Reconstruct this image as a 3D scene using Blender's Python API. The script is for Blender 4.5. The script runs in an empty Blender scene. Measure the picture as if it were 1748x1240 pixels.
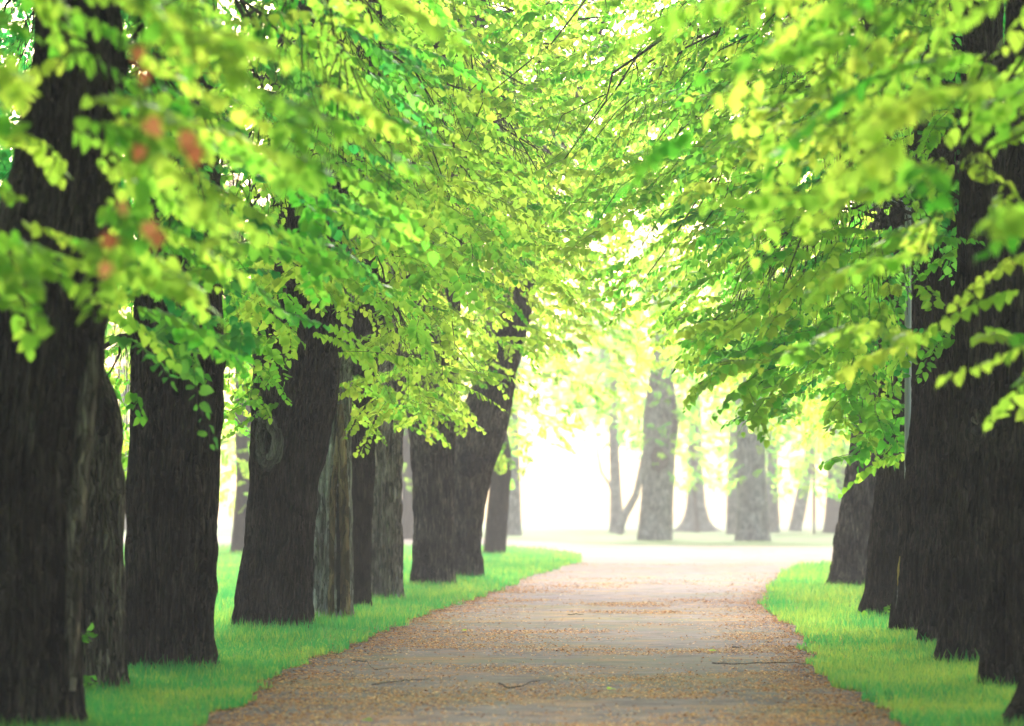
import bpy, math
import numpy as np
from mathutils import Vector, Matrix

# ------------------------------------------------------------------ camera, sky, sun, exposure
scene = bpy.context.scene
COL = scene.collection
CAM_H = 1.1          # metres above the path
F_PX = 6555.0        # focal length in photograph pixels (135 mm on a 36 mm sensor, 1748 px wide)
Y_HOR = 874.0        # horizon row in the photograph
X_MID = 874.0

cam_d = bpy.data.cameras.new("camera")
cam = bpy.data.objects.new("camera", cam_d)
COL.objects.link(cam)
cam.location = (0, 0, CAM_H)
cam.rotation_euler = (math.radians(90), 0, 0)
cam_d.sensor_width = 36
cam_d.lens = 135
cam_d.shift_y = (Y_HOR - 620.0) / 1748.0
cam_d.clip_end = 2000
cam_d.dof.use_dof = True
cam_d.dof.focus_distance = 33
cam_d.dof.aperture_fstop = 3.2
scene.camera = cam

SUN_EL, SUN_AZ = 20.0, 2.0      # degrees; azimuth measured from the view axis towards the right
world = bpy.data.worlds.new("World")
scene.world = world
world.use_nodes = True
wn = world.node_tree
bg = wn.nodes["Background"]
sky = wn.nodes.new("ShaderNodeTexSky")
sky.sky_type = 'NISHITA'
sky.sun_disc = False
sky.sun_elevation = math.radians(SUN_EL)
sky.sun_rotation = math.radians(SUN_AZ)
sky.dust_density = 6.0
sky.air_density = 1.0
sky.ozone_density = 1.0
wn.links.new(sky.outputs[0], bg.inputs[0])
bg.inputs[1].default_value = 0.055

sun_d = bpy.data.lights.new("sun", 'SUN')
sun_d.energy = 1.5
sun_d.angle = math.radians(14)
sun_d.color = (1.0, 0.96, 0.90)
sun = bpy.data.objects.new("sun", sun_d)
COL.objects.link(sun)
_e, _a = math.radians(SUN_EL), math.radians(SUN_AZ)
sun_dir = Vector((math.cos(_e) * math.sin(_a), math.cos(_e) * math.cos(_a), math.sin(_e)))
sun.rotation_euler = sun_dir.to_track_quat('Z', 'Y').to_euler()
sun.location = (0, 60, 60)

scene.view_settings.view_transform = 'Standard'
scene.view_settings.look = 'None'
scene.view_settings.gamma = 1.0
scene.view_settings.use_curve_mapping = False
scene.view_settings.exposure = 3.5
scene.render.engine = 'CYCLES'
scene.cycles.use_denoising = True
scene.cycles.max_bounces = 6
scene.cycles.diffuse_bounces = 3
scene.cycles.transmission_bounces = 4
scene.cycles.volume_bounces = 0
scene.cycles.sample_clamp_indirect = 4.0

# ------------------------------------------------------------------ helpers
def rd(d):
    """Distances were first paced out for a horizon 16 rows higher; this gives the true ones."""
    return F_PX * CAM_H / (F_PX * CAM_H / d - 16.0)



rng = np.random.default_rng(7)


def dist_of(y):
    return F_PX * CAM_H / (y - Y_HOR)


def at(px, py, d):
    """The point that lies d metres ahead at a pixel of the photograph."""
    return np.array([(px - X_MID) * d / F_PX, d, CAM_H - (py - Y_HOR) * d / F_PX])


def pix(P):
    P = np.atleast_2d(P)
    d = np.maximum(P[:, 1], 0.1)
    return X_MID + P[:, 0] * F_PX / d, Y_HOR - (P[:, 2] - CAM_H) * F_PX / d


def on_ground(px, py):
    d = dist_of(py)
    return np.array([(px - X_MID) * d / F_PX, d])


def _hash(ix, iy, iz, seed):
    h = (ix.astype(np.int64) * 374761393 + iy.astype(np.int64) * 668265263 + iz.astype(np.int64) * 2147483647 + seed * 974711) & 0xFFFFFFFF
    h = ((h ^ (h >> 13)) * 1274126177) & 0xFFFFFFFF
    h = ((h ^ (h >> 16)) * 2246822519) & 0xFFFFFFFF
    return ((h ^ (h >> 15)) & 0xFFFFFF) / float(0xFFFFFF)


def noise3(P, seed=0):
    """Smooth value noise, 0..1, of an (N, 3) array."""
    P = np.asarray(P, float)
    i = np.floor(P).astype(np.int64)
    f = P - i
    f = f * f * (3 - 2 * f)
    out = 0
    for dx in (0, 1):
        wx = f[:, 0] if dx else 1 - f[:, 0]
        for dy in (0, 1):
            wy = f[:, 1] if dy else 1 - f[:, 1]
            for dz in (0, 1):
                wz = f[:, 2] if dz else 1 - f[:, 2]
                out = out + wx * wy * wz * _hash(i[:, 0] + dx, i[:, 1] + dy, i[:, 2] + dz, seed)
    return out


def new_mesh(name, V, F, mat=None, tint=None, smooth=False):
    """F: (M, k) integer array, or a list of such arrays. tint: one float per face."""
    me = bpy.data.meshes.new(name)
    Fs = F if isinstance(F, list) else [F]
    Fs = [np.asarray(f, np.int32) for f in Fs if len(f)]
    loops = np.concatenate([f.ravel() for f in Fs])
    tot = np.concatenate([np.full(len(f), f.shape[1], np.int32) for f in Fs])
    start = np.concatenate([[0], np.cumsum(tot)[:-1]]).astype(np.int32)
    me.vertices.add(len(V))
    me.vertices.foreach_set("co", np.asarray(V, np.float32).ravel())
    me.loops.add(len(loops))
    me.loops.foreach_set("vertex_index", loops)
    me.polygons.add(len(tot))
    me.polygons.foreach_set("loop_start", start)
    me.polygons.foreach_set("loop_total", tot)
    if smooth:
        me.polygons.foreach_set("use_smooth", np.ones(len(tot), bool))
    if tint is not None:
        a = me.attributes.new("tint", 'FLOAT', 'FACE')
        a.data.foreach_set("value", np.asarray(tint, np.float32))
    if mat is not None:
        me.materials.append(mat)
    me.update(calc_edges=True)
    return me


def link(name, me, parent=None, loc=(0, 0, 0)):
    o = bpy.data.objects.new(name, me)
    COL.objects.link(o)
    o.location = loc
    if parent is not None:
        o.parent = parent
    return o


def tag(o, label=None, cat=None, group=None, kind=None):
    if label: o["label"] = label
    if cat: o["category"] = cat
    if group: o["group"] = group
    if kind: o["kind"] = kind
    return o


def tube(P, R, n=6, cap=True):
    """Vertices and quads of a tube along points P with radii R."""
    P = np.asarray(P, float); R = np.asarray(R, float)
    T = np.gradient(P, axis=0)
    T /= np.linalg.norm(T, axis=1)[:, None] + 1e-9
    ref = np.array([0, 0, 1.0]) if abs(T[:, 2]).mean() < 0.8 else np.array([1.0, 0, 0])
    U = np.cross(T, ref); U /= np.linalg.norm(U, axis=1)[:, None] + 1e-9
    W = np.cross(T, U)
    a = np.linspace(0, 2 * np.pi, n, endpoint=False)
    V = P[:, None, :] + R[:, None, None] * (np.cos(a)[None, :, None] * U[:, None, :] + np.sin(a)[None, :, None] * W[:, None, :])
    m = len(P)
    i, j = np.meshgrid(np.arange(m - 1), np.arange(n), indexing='ij')
    F = np.stack([i * n + j, i * n + (j + 1) % n, (i + 1) * n + (j + 1) % n, (i + 1) * n + j], -1).reshape(-1, 4)
    return V.reshape(-1, 3), F


class Bag:
    """Collects pieces of geometry into one mesh."""
    def __init__(self): self.V, self.F, self.n = [], [], 0
    def add(self, V, F):
        self.V.append(V); self.F.append(np.asarray(F) + self.n); self.n += len(V)
    def mesh(self, name, mat, smooth=True):
        ks = sorted({f.shape[1] for f in self.F})
        return new_mesh(name, np.concatenate(self.V), [np.concatenate([f for f in self.F if f.shape[1] == k]) for k in ks], mat, smooth=smooth)


def bezier(a, b, c, n):
    t = np.linspace(0, 1, n)[:, None]
    return (1 - t) ** 2 * a + 2 * t * (1 - t) * b + t * t * c


# ------------------------------------------------------------------ materials
def nodes_of(name):
    m = bpy.data.materials.new(name)
    m.use_nodes = True
    nt = m.node_tree
    for n in list(nt.nodes):
        nt.nodes.remove(n)
    out = nt.nodes.new("ShaderNodeOutputMaterial")
    return m, nt, out


def N(nt, kind, **kw):
    n = nt.nodes.new(kind)
    for k, v in kw.items():
        setattr(n, k, v)
    return n


def ramp(nt, stops):
    r = nt.nodes.new("ShaderNodeValToRGB")
    el = r.color_ramp.elements
    while len(el) < len(stops):
        el.new(0.5)
    for e, (p, c) in zip(el, stops):
        e.position = p
        e.color = (*c, 1)
    return r


def leaf_material(name, dark, light, gloss=0.35, transl=0.55):
    m, nt, out = nodes_of(name)
    at_ = N(nt, "ShaderNodeAttribute", attribute_name="tint")
    geo = N(nt, "ShaderNodeNewGeometry")
    noi = N(nt, "ShaderNodeTexNoise"); noi.inputs["Scale"].default_value = 1.1; noi.inputs["Detail"].default_value = 2
    nt.links.new(geo.outputs["Position"], noi.inputs["Vector"])
    add = N(nt, "ShaderNodeMath", operation='MULTIPLY_ADD')
    nt.links.new(noi.outputs["Fac"], add.inputs[0]); add.inputs[1].default_value = 0.9
    sub = N(nt, "ShaderNodeMath", operation='SUBTRACT')
    nt.links.new(at_.outputs["Fac"], sub.inputs[0]); sub.inputs[1].default_value = 0.56
    nt.links.new(sub.outputs[0], add.inputs[2])
    r1 = ramp(nt, [(0.0, dark[0]), (1.0, light[0])])
    r2 = ramp(nt, [(0.0, dark[1]), (1.0, light[1])])
    nt.links.new(add.outputs[0], r1.inputs[0]); nt.links.new(add.outputs[0], r2.inputs[0])
    p = N(nt, "ShaderNodeBsdfPrincipled")
    p.inputs["Roughness"].default_value = 0.55
    p.inputs["Specular IOR Level"].default_value = gloss
    nt.links.new(r1.outputs[0], p.inputs["Base Color"])
    t = N(nt, "ShaderNodeBsdfTranslucent")
    nt.links.new(r2.outputs[0], t.inputs["Color"])
    mx = N(nt, "ShaderNodeMixShader"); mx.inputs[0].default_value = transl
    nt.links.new(p.outputs[0], mx.inputs[1]); nt.links.new(t.outputs[0], mx.inputs[2])
    nt.links.new(mx.outputs[0], out.inputs["Surface"])
    return m


M_LEAF = leaf_material("fresh_leaf", ((0.03, 0.16, 0.02), (0.13, 0.56, 0.04)), ((0.16, 0.29, 0.02), (0.70, 0.84, 0.11)), 0.09, 0.71)
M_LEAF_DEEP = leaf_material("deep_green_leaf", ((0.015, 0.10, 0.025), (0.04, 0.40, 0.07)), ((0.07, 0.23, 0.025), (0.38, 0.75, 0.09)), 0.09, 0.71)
M_LEAF_RED = leaf_material("withered_leaf", ((0.16, 0.05, 0.025), (0.30, 0.10, 0.04)), ((0.34, 0.15, 0.07), (0.60, 0.30, 0.12)))
M_GRASS = leaf_material("grass_blade", ((0.03, 0.17, 0.045), (0.06, 0.46, 0.10)), ((0.23, 0.32, 0.05), (0.52, 0.66, 0.10)), 0.2, 0.45)


def bark_material(name, a, b, c, scale=1.0):
    m, nt, out = nodes_of(name)
    tc = N(nt, "ShaderNodeTexCoord")
    mp = N(nt, "ShaderNodeMapping"); mp.inputs["Scale"].default_value = (26 * scale, 26 * scale, 2.4 * scale)
    nt.links.new(tc.outputs["Object"], mp.inputs["Vector"])
    n1 = N(nt, "ShaderNodeTexNoise"); n1.inputs["Scale"].default_value = 1.0; n1.inputs["Detail"].default_value = 6; n1.inputs["Roughness"].default_value = 0.65
    nt.links.new(mp.outputs[0], n1.inputs["Vector"])
    n2 = N(nt, "ShaderNodeTexNoise"); n2.inputs["Scale"].default_value = 2.2; n2.inputs["Detail"].default_value = 3
    nt.links.new(tc.outputs["Object"], n2.inputs["Vector"])
    r = ramp(nt, [(0.36, a), (0.52, b), (0.74, c)])
    mixf = N(nt, "ShaderNodeMath", operation='MULTIPLY_ADD'); mixf.inputs[1].default_value = 0.55
    nt.links.new(n2.outputs["Fac"], mixf.inputs[0])
    mpb = N(nt, "ShaderNodeMapping"); mpb.inputs["Scale"].default_value = (75 * scale, 75 * scale, 6.5 * scale)
    nt.links.new(tc.outputs["Object"], mpb.inputs["Vector"])
    n1b = N(nt, "ShaderNodeTexNoise"); n1b.inputs["Scale"].default_value = 1.0; n1b.inputs["Detail"].default_value = 4; n1b.inputs["Distortion"].default_value = 0.6
    nt.links.new(mpb.outputs[0], n1b.inputs["Vector"])
    av = N(nt, "ShaderNodeMath", operation='ADD')
    nt.links.new(n1.outputs["Fac"], av.inputs[0]); nt.links.new(n1b.outputs["Fac"], av.inputs[1])
    mul = N(nt, "ShaderNodeMath", operation='MULTIPLY_ADD'); mul.inputs[1].default_value = 0.60; mul.inputs[2].default_value = -0.36
    nt.links.new(av.outputs[0], mul.inputs[0]); nt.links.new(mul.outputs[0], mixf.inputs[2])
    nt.links.new(mixf.outputs[0], r.inputs[0])
    p = N(nt, "ShaderNodeBsdfPrincipled"); p.inputs["Roughness"].default_value = 0.9; p.inputs["Specular IOR Level"].default_value = 0.15
    nt.links.new(r.outputs[0], p.inputs["Base Color"])
    # long interlocking plates: each its own tone, raised above the furrows between them
    wn_ = N(nt, "ShaderNodeTexNoise"); wn_.inputs["Scale"].default_value = 5.0; wn_.inputs["Detail"].default_value = 3
    nt.links.new(tc.outputs["Object"], wn_.inputs["Vector"])
    ws = N(nt, "ShaderNodeVectorMath", operation='SCALE'); ws.inputs["Scale"].default_value = 0.13
    nt.links.new(wn_.outputs["Color"], ws.inputs[0])
    wa = N(nt, "ShaderNodeVectorMath", operation='ADD')
    nt.links.new(tc.outputs["Object"], wa.inputs[0]); nt.links.new(ws.outputs[0], wa.inputs[1])
    mp2 = N(nt, "ShaderNodeMapping"); mp2.inputs["Scale"].default_value = (30 * scale, 30 * scale, 5.0 * scale)
    nt.links.new(wa.outputs[0], mp2.inputs["Vector"])
    vo = N(nt, "ShaderNodeTexVoronoi", feature='DISTANCE_TO_EDGE'); vo.inputs["Scale"].default_value = 1.0
    vc = N(nt, "ShaderNodeTexVoronoi", feature='F1'); vc.inputs["Scale"].default_value = 1.0
    nt.links.new(mp2.outputs[0], vo.inputs["Vector"]); nt.links.new(mp2.outputs[0], vc.inputs["Vector"])
    vr = N(nt, "ShaderNodeMapRange"); vr.inputs["From Max"].default_value = 0.16
    nt.links.new(vo.outputs["Distance"], vr.inputs["Value"])
    hs = N(nt, "ShaderNodeMath", operation='MULTIPLY_ADD'); hs.inputs[1].default_value = 0.35
    nt.links.new(n1b.outputs["Fac"], hs.inputs[0]); nt.links.new(vr.outputs[0], hs.inputs[2])
    bp = N(nt, "ShaderNodeBump"); bp.inputs["Strength"].default_value = 1.0; bp.inputs["Distance"].default_value = 0.03
    nt.links.new(hs.outputs[0], bp.inputs["Height"]); nt.links.new(bp.outputs[0], p.inputs["Normal"])
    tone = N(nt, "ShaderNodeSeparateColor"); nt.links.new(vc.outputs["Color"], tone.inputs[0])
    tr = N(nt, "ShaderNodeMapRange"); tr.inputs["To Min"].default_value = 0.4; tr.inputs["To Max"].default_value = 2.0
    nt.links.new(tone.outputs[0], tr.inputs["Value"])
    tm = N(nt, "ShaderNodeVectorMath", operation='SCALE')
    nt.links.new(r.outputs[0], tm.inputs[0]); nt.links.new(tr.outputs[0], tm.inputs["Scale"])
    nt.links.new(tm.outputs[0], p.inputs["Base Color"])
    nt.links.new(p.outputs[0], out.inputs["Surface"])
    return m


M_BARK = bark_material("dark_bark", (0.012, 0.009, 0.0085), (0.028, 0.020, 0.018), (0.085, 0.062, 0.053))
M_BARK_BROWN = bark_material("brown_bark", (0.016, 0.0115, 0.0095), (0.075, 0.055, 0.045), (0.25, 0.19, 0.155))
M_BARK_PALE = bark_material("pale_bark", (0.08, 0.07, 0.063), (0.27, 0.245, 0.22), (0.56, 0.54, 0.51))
M_BARK_GREY = bark_material("weathered_bark", (0.05, 0.045, 0.04), (0.11, 0.10, 0.09), (0.20, 0.185, 0.17))
M_BARK_LIGHT = bark_material("light_ridged_bark", (0.07, 0.054, 0.045), (0.24, 0.185, 0.15), (0.48, 0.39, 0.33))
M_BARE = bark_material("bare_wood", (0.08, 0.05, 0.03), (0.20, 0.13, 0.075), (0.32, 0.23, 0.14), 0.6)
M_TWIG = bark_material("twig_bark", (0.02, 0.017, 0.015), (0.035, 0.028, 0.024), (0.07, 0.055, 0.045))
M_HOLLOW = bark_material("hollow_wood", (0.012, 0.011, 0.010), (0.02, 0.017, 0.014), (0.05, 0.045, 0.035))


def plain(name, col, rough=0.6, metal=0.0):
    m, nt, out = nodes_of(name)
    p = N(nt, "ShaderNodeBsdfPrincipled")
    n = N(nt, "ShaderNodeTexNoise"); n.inputs["Scale"].default_value = 30
    r = ramp(nt, [(0.3, tuple(c * 0.75 for c in col)), (0.7, col)])
    nt.links.new(n.outputs["Fac"], r.inputs[0]); nt.links.new(r.outputs[0], p.inputs["Base Color"])
    p.inputs["Roughness"].default_value = rough; p.inputs["Metallic"].default_value = metal
    nt.links.new(p.outputs[0], out.inputs["Surface"])
    return m


M_STEEL = plain("grey_painted_steel", (0.42, 0.43, 0.44), 0.5)
M_MOSS = plain("moss", (0.10, 0.13, 0.03), 0.95)
M_SPLINTER = plain("split_yellow_wood", (0.55, 0.36, 0.10), 0.8)
M_PETAL = plain("yellow_petal", (0.75, 0.55, 0.03), 0.7)


def ground_material():
    m, nt, out = nodes_of("lawn_turf")
    geo = N(nt, "ShaderNodeNewGeometry")
    n1 = N(nt, "ShaderNodeTexNoise"); n1.inputs["Scale"].default_value = 1.3; n1.inputs["Detail"].default_value = 4
    n2 = N(nt, "ShaderNodeTexNoise"); n2.inputs["Scale"].default_value = 22; n2.inputs["Detail"].default_value = 5
    for n in (n1, n2):
        nt.links.new(geo.outputs["Position"], n.inputs["Vector"])
    r1 = ramp(nt, [(0.35, (0.045, 0.15, 0.028)), (0.65, (0.11, 0.22, 0.03))])
    r2 = ramp(nt, [(0.35, (0.05, 0.045, 0.025)), (0.55, (0.06, 0.17, 0.03)), (0.8, (0.14, 0.25, 0.04))])
    nt.links.new(n1.outputs["Fac"], r1.inputs[0]); nt.links.new(n2.outputs["Fac"], r2.inputs[0])
    mx = N(nt, "ShaderNodeMix", data_type='RGBA'); mx.inputs[0].default_value = 0.45
    nt.links.new(r1.outputs[0], mx.inputs[6]); nt.links.new(r2.outputs[0], mx.inputs[7])
    p = N(nt, "ShaderNodeBsdfPrincipled"); p.inputs["Roughness"].default_value = 0.95; p.inputs["Specular IOR Level"].default_value = 0.1
    nt.links.new(mx.outputs[2], p.inputs["Base Color"])
    bp = N(nt, "ShaderNodeBump"); bp.inputs["Strength"].default_value = 0.8; bp.inputs["Distance"].default_value = 0.03
    nt.links.new(n2.outputs["Fac"], bp.inputs["Height"]); nt.links.new(bp.outputs[0], p.inputs["Normal"])
    nt.links.new(p.outputs[0], out.inputs["Surface"])
    return m


def path_material():
    m, nt, out = nodes_of("worn_asphalt")
    geo = N(nt, "ShaderNodeNewGeometry")
    def noise(s, d, r=0.6):
        n = N(nt, "ShaderNodeTexNoise"); n.inputs["Scale"].default_value = s; n.inputs["Detail"].default_value = d; n.inputs["Roughness"].default_value = r
        nt.links.new(geo.outputs["Position"], n.inputs["Vector"])
        return n
    n_big, n_mid, n_fine = noise(0.55, 4), noise(3.5, 5), noise(60, 4)
    base = ramp(nt, [(0.3, (0.09, 0.073, 0.077)), (0.55, (0.185, 0.148, 0.152)), (0.75, (0.28, 0.23, 0.232))])
    nt.links.new(n_mid.outputs["Fac"], base.inputs[0])
    moss = N(nt, "ShaderNodeMix", data_type='RGBA'); moss.inputs[7].default_value = (0.125, 0.132, 0.085, 1)
    mf = ramp(nt, [(0.48, (0, 0, 0)), (0.62, (0.8, 0.8, 0.8))])
    nt.links.new(n_big.outputs["Fac"], mf.inputs[0]); nt.links.new(mf.outputs[0], moss.inputs[0])
    nt.links.new(base.outputs[0], moss.inputs[6])
    grit = N(nt, "ShaderNodeMix", data_type='RGBA', blend_type='MULTIPLY'); grit.inputs[0].default_value = 0.7
    gf = ramp(nt, [(0.3, (0.55, 0.55, 0.55)), (0.7, (1.25, 1.22, 1.2))])
    nt.links.new(n_fine.outputs["Fac"], gf.inputs[0])
    nt.links.new(moss.outputs[2], grit.inputs[6]); nt.links.new(gf.outputs[0], grit.inputs[7])
    # rusty crumbs trodden into the surface
    n_c = noise(1.1, 6, 0.7)
    cf = ramp(nt, [(0.5, (0, 0, 0)), (0.68, (0.75, 0.75, 0.75))])
    nt.links.new(n_c.outputs["Fac"], cf.inputs[0])
    cr = N(nt, "ShaderNodeMix", data_type='RGBA'); cr.inputs[7].default_value = (0.38, 0.19, 0.10, 1)
    nt.links.new(cf.outputs[0], cr.inputs[0]); nt.links.new(grit.outputs[2], cr.inputs[6])
    # hairline cracks, and the brighter hazy light farther up the path painted in as a paler tone
    dst = N(nt, "ShaderNodeVectorMath", operation='ADD')
    nv = noise(2.2, 4); sc = N(nt, "ShaderNodeVectorMath", operation='SCALE'); sc.inputs["Scale"].default_value = 0.5
    nt.links.new(nv.outputs["Color"], sc.inputs[0])
    nt.links.new(geo.outputs["Position"], dst.inputs[0]); nt.links.new(sc.outputs[0], dst.inputs[1])
    vo = N(nt, "ShaderNodeTexVoronoi", feature='DISTANCE_TO_EDGE'); vo.inputs["Scale"].default_value = 0.9
    nt.links.new(dst.outputs[0], vo.inputs["Vector"])
    vr = ramp(nt, [(0.0, (0.3, 0.3, 0.3)), (0.022, (1, 1, 1))])
    nt.links.new(vo.outputs["Distance"], vr.inputs[0])
    ck = N(nt, "ShaderNodeMix", data_type='RGBA', blend_type='MULTIPLY'); ck.inputs[0].default_value = 0.8
    nt.links.new(cr.outputs[2], ck.inputs[6]); nt.links.new(vr.outputs[0], ck.inputs[7])
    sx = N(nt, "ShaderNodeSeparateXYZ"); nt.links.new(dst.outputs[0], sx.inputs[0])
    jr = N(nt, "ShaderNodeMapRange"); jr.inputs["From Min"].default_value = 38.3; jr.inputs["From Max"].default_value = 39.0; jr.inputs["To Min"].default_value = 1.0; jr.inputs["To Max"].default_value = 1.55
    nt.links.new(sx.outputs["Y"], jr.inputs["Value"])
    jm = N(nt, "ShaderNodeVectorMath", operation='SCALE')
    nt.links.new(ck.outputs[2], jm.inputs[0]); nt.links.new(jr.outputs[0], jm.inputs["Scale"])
    p = N(nt, "ShaderNodeBsdfPrincipled"); p.inputs["Roughness"].default_value = 0.95; p.inputs["Specular IOR Level"].default_value = 0.03
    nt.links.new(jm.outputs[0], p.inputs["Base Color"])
    bp = N(nt, "ShaderNodeBump"); bp.inputs["Strength"].default_value = 0.7; bp.inputs["Distance"].default_value = 0.008
    nt.links.new(n_fine.outputs["Fac"], bp.inputs["Height"]); nt.links.new(bp.outputs[0], p.inputs["Normal"])
    nt.links.new(p.outputs[0], out.inputs["Surface"])
    return m


def litter_material():
    m, nt, out = nodes_of("dry_litter")
    a = N(nt, "ShaderNodeAttribute", attribute_name="tint")
    r = ramp(nt, [(0.0, (0.08, 0.03, 0.012)), (0.3, (0.42, 0.15, 0.05)), (0.65, (0.78, 0.42, 0.17)), (1.0, (0.85, 0.66, 0.40))])
    nt.links.new(a.outputs["Fac"], r.inputs[0])
    p = N(nt, "ShaderNodeBsdfPrincipled"); p.inputs["Roughness"].default_value = 0.9; p.inputs["Specular IOR Level"].default_value = 0.03
    nt.links.new(r.outputs[0], p.inputs["Base Color"])
    t = N(nt, "ShaderNodeBsdfTranslucent"); nt.links.new(r.outputs[0], t.inputs["Color"])
    mx = N(nt, "ShaderNodeMixShader"); mx.inputs[0].default_value = 0.35
    nt.links.new(p.outputs[0], mx.inputs[1]); nt.links.new(t.outputs[0], mx.inputs[2])
    nt.links.new(mx.outputs[0], out.inputs["Surface"])
    return m


M_GROUND, M_PATH, M_LITTER = ground_material(), path_material(), litter_material()

# ------------------------------------------------------------------ ground and path
def bump_z(X, Y):
    """Height of the lawn: it stands a little proud of the path away from its edge."""
    return 0 * X


GX, GY0, GY1 = 150.0, -35.0, 410.0
gv = np.array([[-GX, GY0, 0], [GX, GY0, 0], [GX, GY1, 0], [-GX, GY1, 0]], float)
tag(link("lawn", new_mesh("lawn", gv, np.array([[0, 1, 2, 3]]), M_GROUND)), kind="structure")

left_edge = [(-1.7, -20), (-1.7, 5), (-1.62, 14)] + [tuple(on_ground(*p)) for p in
             [(340, 1240), (420, 1190), (490, 1150), (545, 1125), (600, 1105), (660, 1078), (745, 1045), (850, 1010), (900, 985), (985, 962), (990, 947), (930, 938), (800, 931)]] + [(-9.0, rd(105)), (-50, rd(106))]
far_edge = [(-50, rd(121)), (-10, rd(121)), (-1.2, rd(118)), (2.5, rd(101)), (4.2, rd(98)), (10.0, rd(95)), (50, rd(92))]
right_edge = [(50, rd(66)), (9.0, rd(68.5)), (6.7, rd(68.5))] + [tuple(on_ground(*p)) for p in
              [(1370, 966), (1340, 978), (1322, 1000), (1308, 1035), (1340, 1062), (1375, 1085), (1385, 1110), (1395, 1150), (1480, 1195), (1540, 1240)]] + [(2.0, 14), (2.05, 5), (2.1, -20)]


def ragged(poly, step, amp, seed):
    out = []
    for i in range(len(poly)):
        a, b = np.array(poly[i], float), np.array(poly[(i + 1) % len(poly)], float)
        L = np.linalg.norm(b - a)
        n = max(1, min(int(L / step), 160))
        t = np.linspace(0, 1, n, endpoint=False)[:, None]
        seg = a + (b - a) * t
        nrm = np.array([-(b - a)[1], (b - a)[0]]) / (L + 1e-9)
        q = np.c_[seg * 1.3, np.zeros(n)]
        w = (noise3(q, seed) - 0.5) * 2 + (noise3(q * 4.1, seed + 1) - 0.5)
        out.append(seg + nrm * (w * amp)[:, None])
    return np.concatenate(out)


path_poly = ragged(left_edge + far_edge + right_edge, 0.25, 0.11, 3)
import bmesh
bm = bmesh.new()
vs = [bm.verts.new((x, y, 0.004)) for x, y in path_poly]
f = bm.faces.new(vs)
if f.normal.z < 0: f.normal_flip()
bmesh.ops.triangulate(bm, faces=[f])
bm.normal_update()
for f in bm.faces:
    if f.normal.z < 0: f.normal_flip()
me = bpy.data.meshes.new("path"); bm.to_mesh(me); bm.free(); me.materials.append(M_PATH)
tag(link("path", me), kind="structure")


def in_path(X, Y):
    x, y = path_poly[:, 0], path_poly[:, 1]
    x2, y2 = np.roll(x, -1), np.roll(y, -1)
    inside = np.zeros(len(X), bool)
    for a, b, c, d in zip(x, y, x2, y2):
        cond = (b > Y) != (d > Y)
        if b != d:
            inside ^= cond & (X < (c - a) * (Y - b) / (d - b) + a)
    return inside


def edge_x(poly, Y):
    p = np.array(sorted([(q[1], q[0]) for q in poly if q[1] < 82]))
    return np.interp(Y, p[:, 0], p[:, 1])


# ------------------------------------------------------------------ haze
def haze():
    x, y0, y1, z0, z1 = GX + 10, GY0 - 10, GY1 + 10, -1.0, 14.5
    V = np.array([[sx * x, y, z] for z in (z0, z1) for sx, y in ((-1, y0), (1, y0), (1, y1), (-1, y1))], float)
    F = np.array([[3, 2, 1, 0], [4, 5, 6, 7], [0, 1, 5, 4], [1, 2, 6, 5], [2, 3, 7, 6], [3, 0, 4, 7]])
    m, nt, out = nodes_of("morning_mist")
    v = N(nt, "ShaderNodeVolumePrincipled")
    v.inputs["Color"].default_value = (0.80, 0.785, 0.75, 1)
    v.inputs["Density"].default_value = HAZE_DENSITY
    v.inputs["Anisotropy"].default_value = 0.0
    nt.links.new(v.outputs[0], out.inputs["Volume"])
    tag(link("haze", new_mesh("haze", V, F, m)), kind="stuff")


HAZE_DENSITY = 0.0021
haze()

# ------------------------------------------------------------------ leaf shapes
def leaf_shape(detail, fold, curl, width=1.0, skew=0.0):
    if detail == 3:      # heart-shaped linden leaf, folded along the midrib
        half = [(0.20, -0.09), (0.40, 0.02), (0.50, 0.26), (0.44, 0.52), (0.26, 0.78)]
        mid = [(0, 0.0), (0, 0.42), (0, 1.06)]
    elif detail == 2:
        half = [(0.34, -0.04), (0.50, 0.30), (0.30, 0.74)]
        mid = [(0, 0.0), (0, 0.42), (0, 1.04)]
    else:
        half = [(0.46, 0.28)]
        mid = [(0, 0.0), (0, 1.0)]
    v = mid + [(x, y) for x, y in half] + [(-x, y) for x, y in half]
    v = np.array([(x * width + skew * y * y, y) for x, y in v])
    z = -fold * np.abs(v[:, 0]) - curl * v[:, 1] ** 2
    z += 0.05 * np.sin(v[:, 1] * 6.0) * np.abs(v[:, 0]) * 2
    V = np.c_[v, z]
    h = len(half); k = len(mid)
    F = []
    for s in (0, 1):
        ring = [0] + [k + s * h + i for i in range(h)] + [k - 1]
        if k == 3:
            tris = [(1, ring[i], ring[i + 1]) for i in range(len(ring) - 1)]
        else:
            tris = [(0, ring[1], 1)]
        F += tris if s == 0 else [t[::-1] for t in tris]
    return V, np.array(F)


SHAPES = {d: [leaf_shape(d, *q) for q in ((0.25, 0.18, 1.0, 0.03), (-0.15, 0.30, 0.92, -0.04), (0.5, 0.10, 1.05, 0.0), (0.1, 0.42, 0.96, 0.06))] for d in (1, 2, 3)}
TINTS = 6
LEAF_MESH = {}


def leaf_mesh(d, s, t, mat):
    key = (d, s, t, mat.name)
    if key not in LEAF_MESH:
        V, F = SHAPES[d][s]
        LEAF_MESH[key] = new_mesh("leaf", V, F, mat, np.full(len(F), (t + 0.5) / TINTS))
    return LEAF_MESH[key]


def norm(v):
    return v / (np.linalg.norm(v, axis=-1, keepdims=True) + 1e-9)


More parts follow.
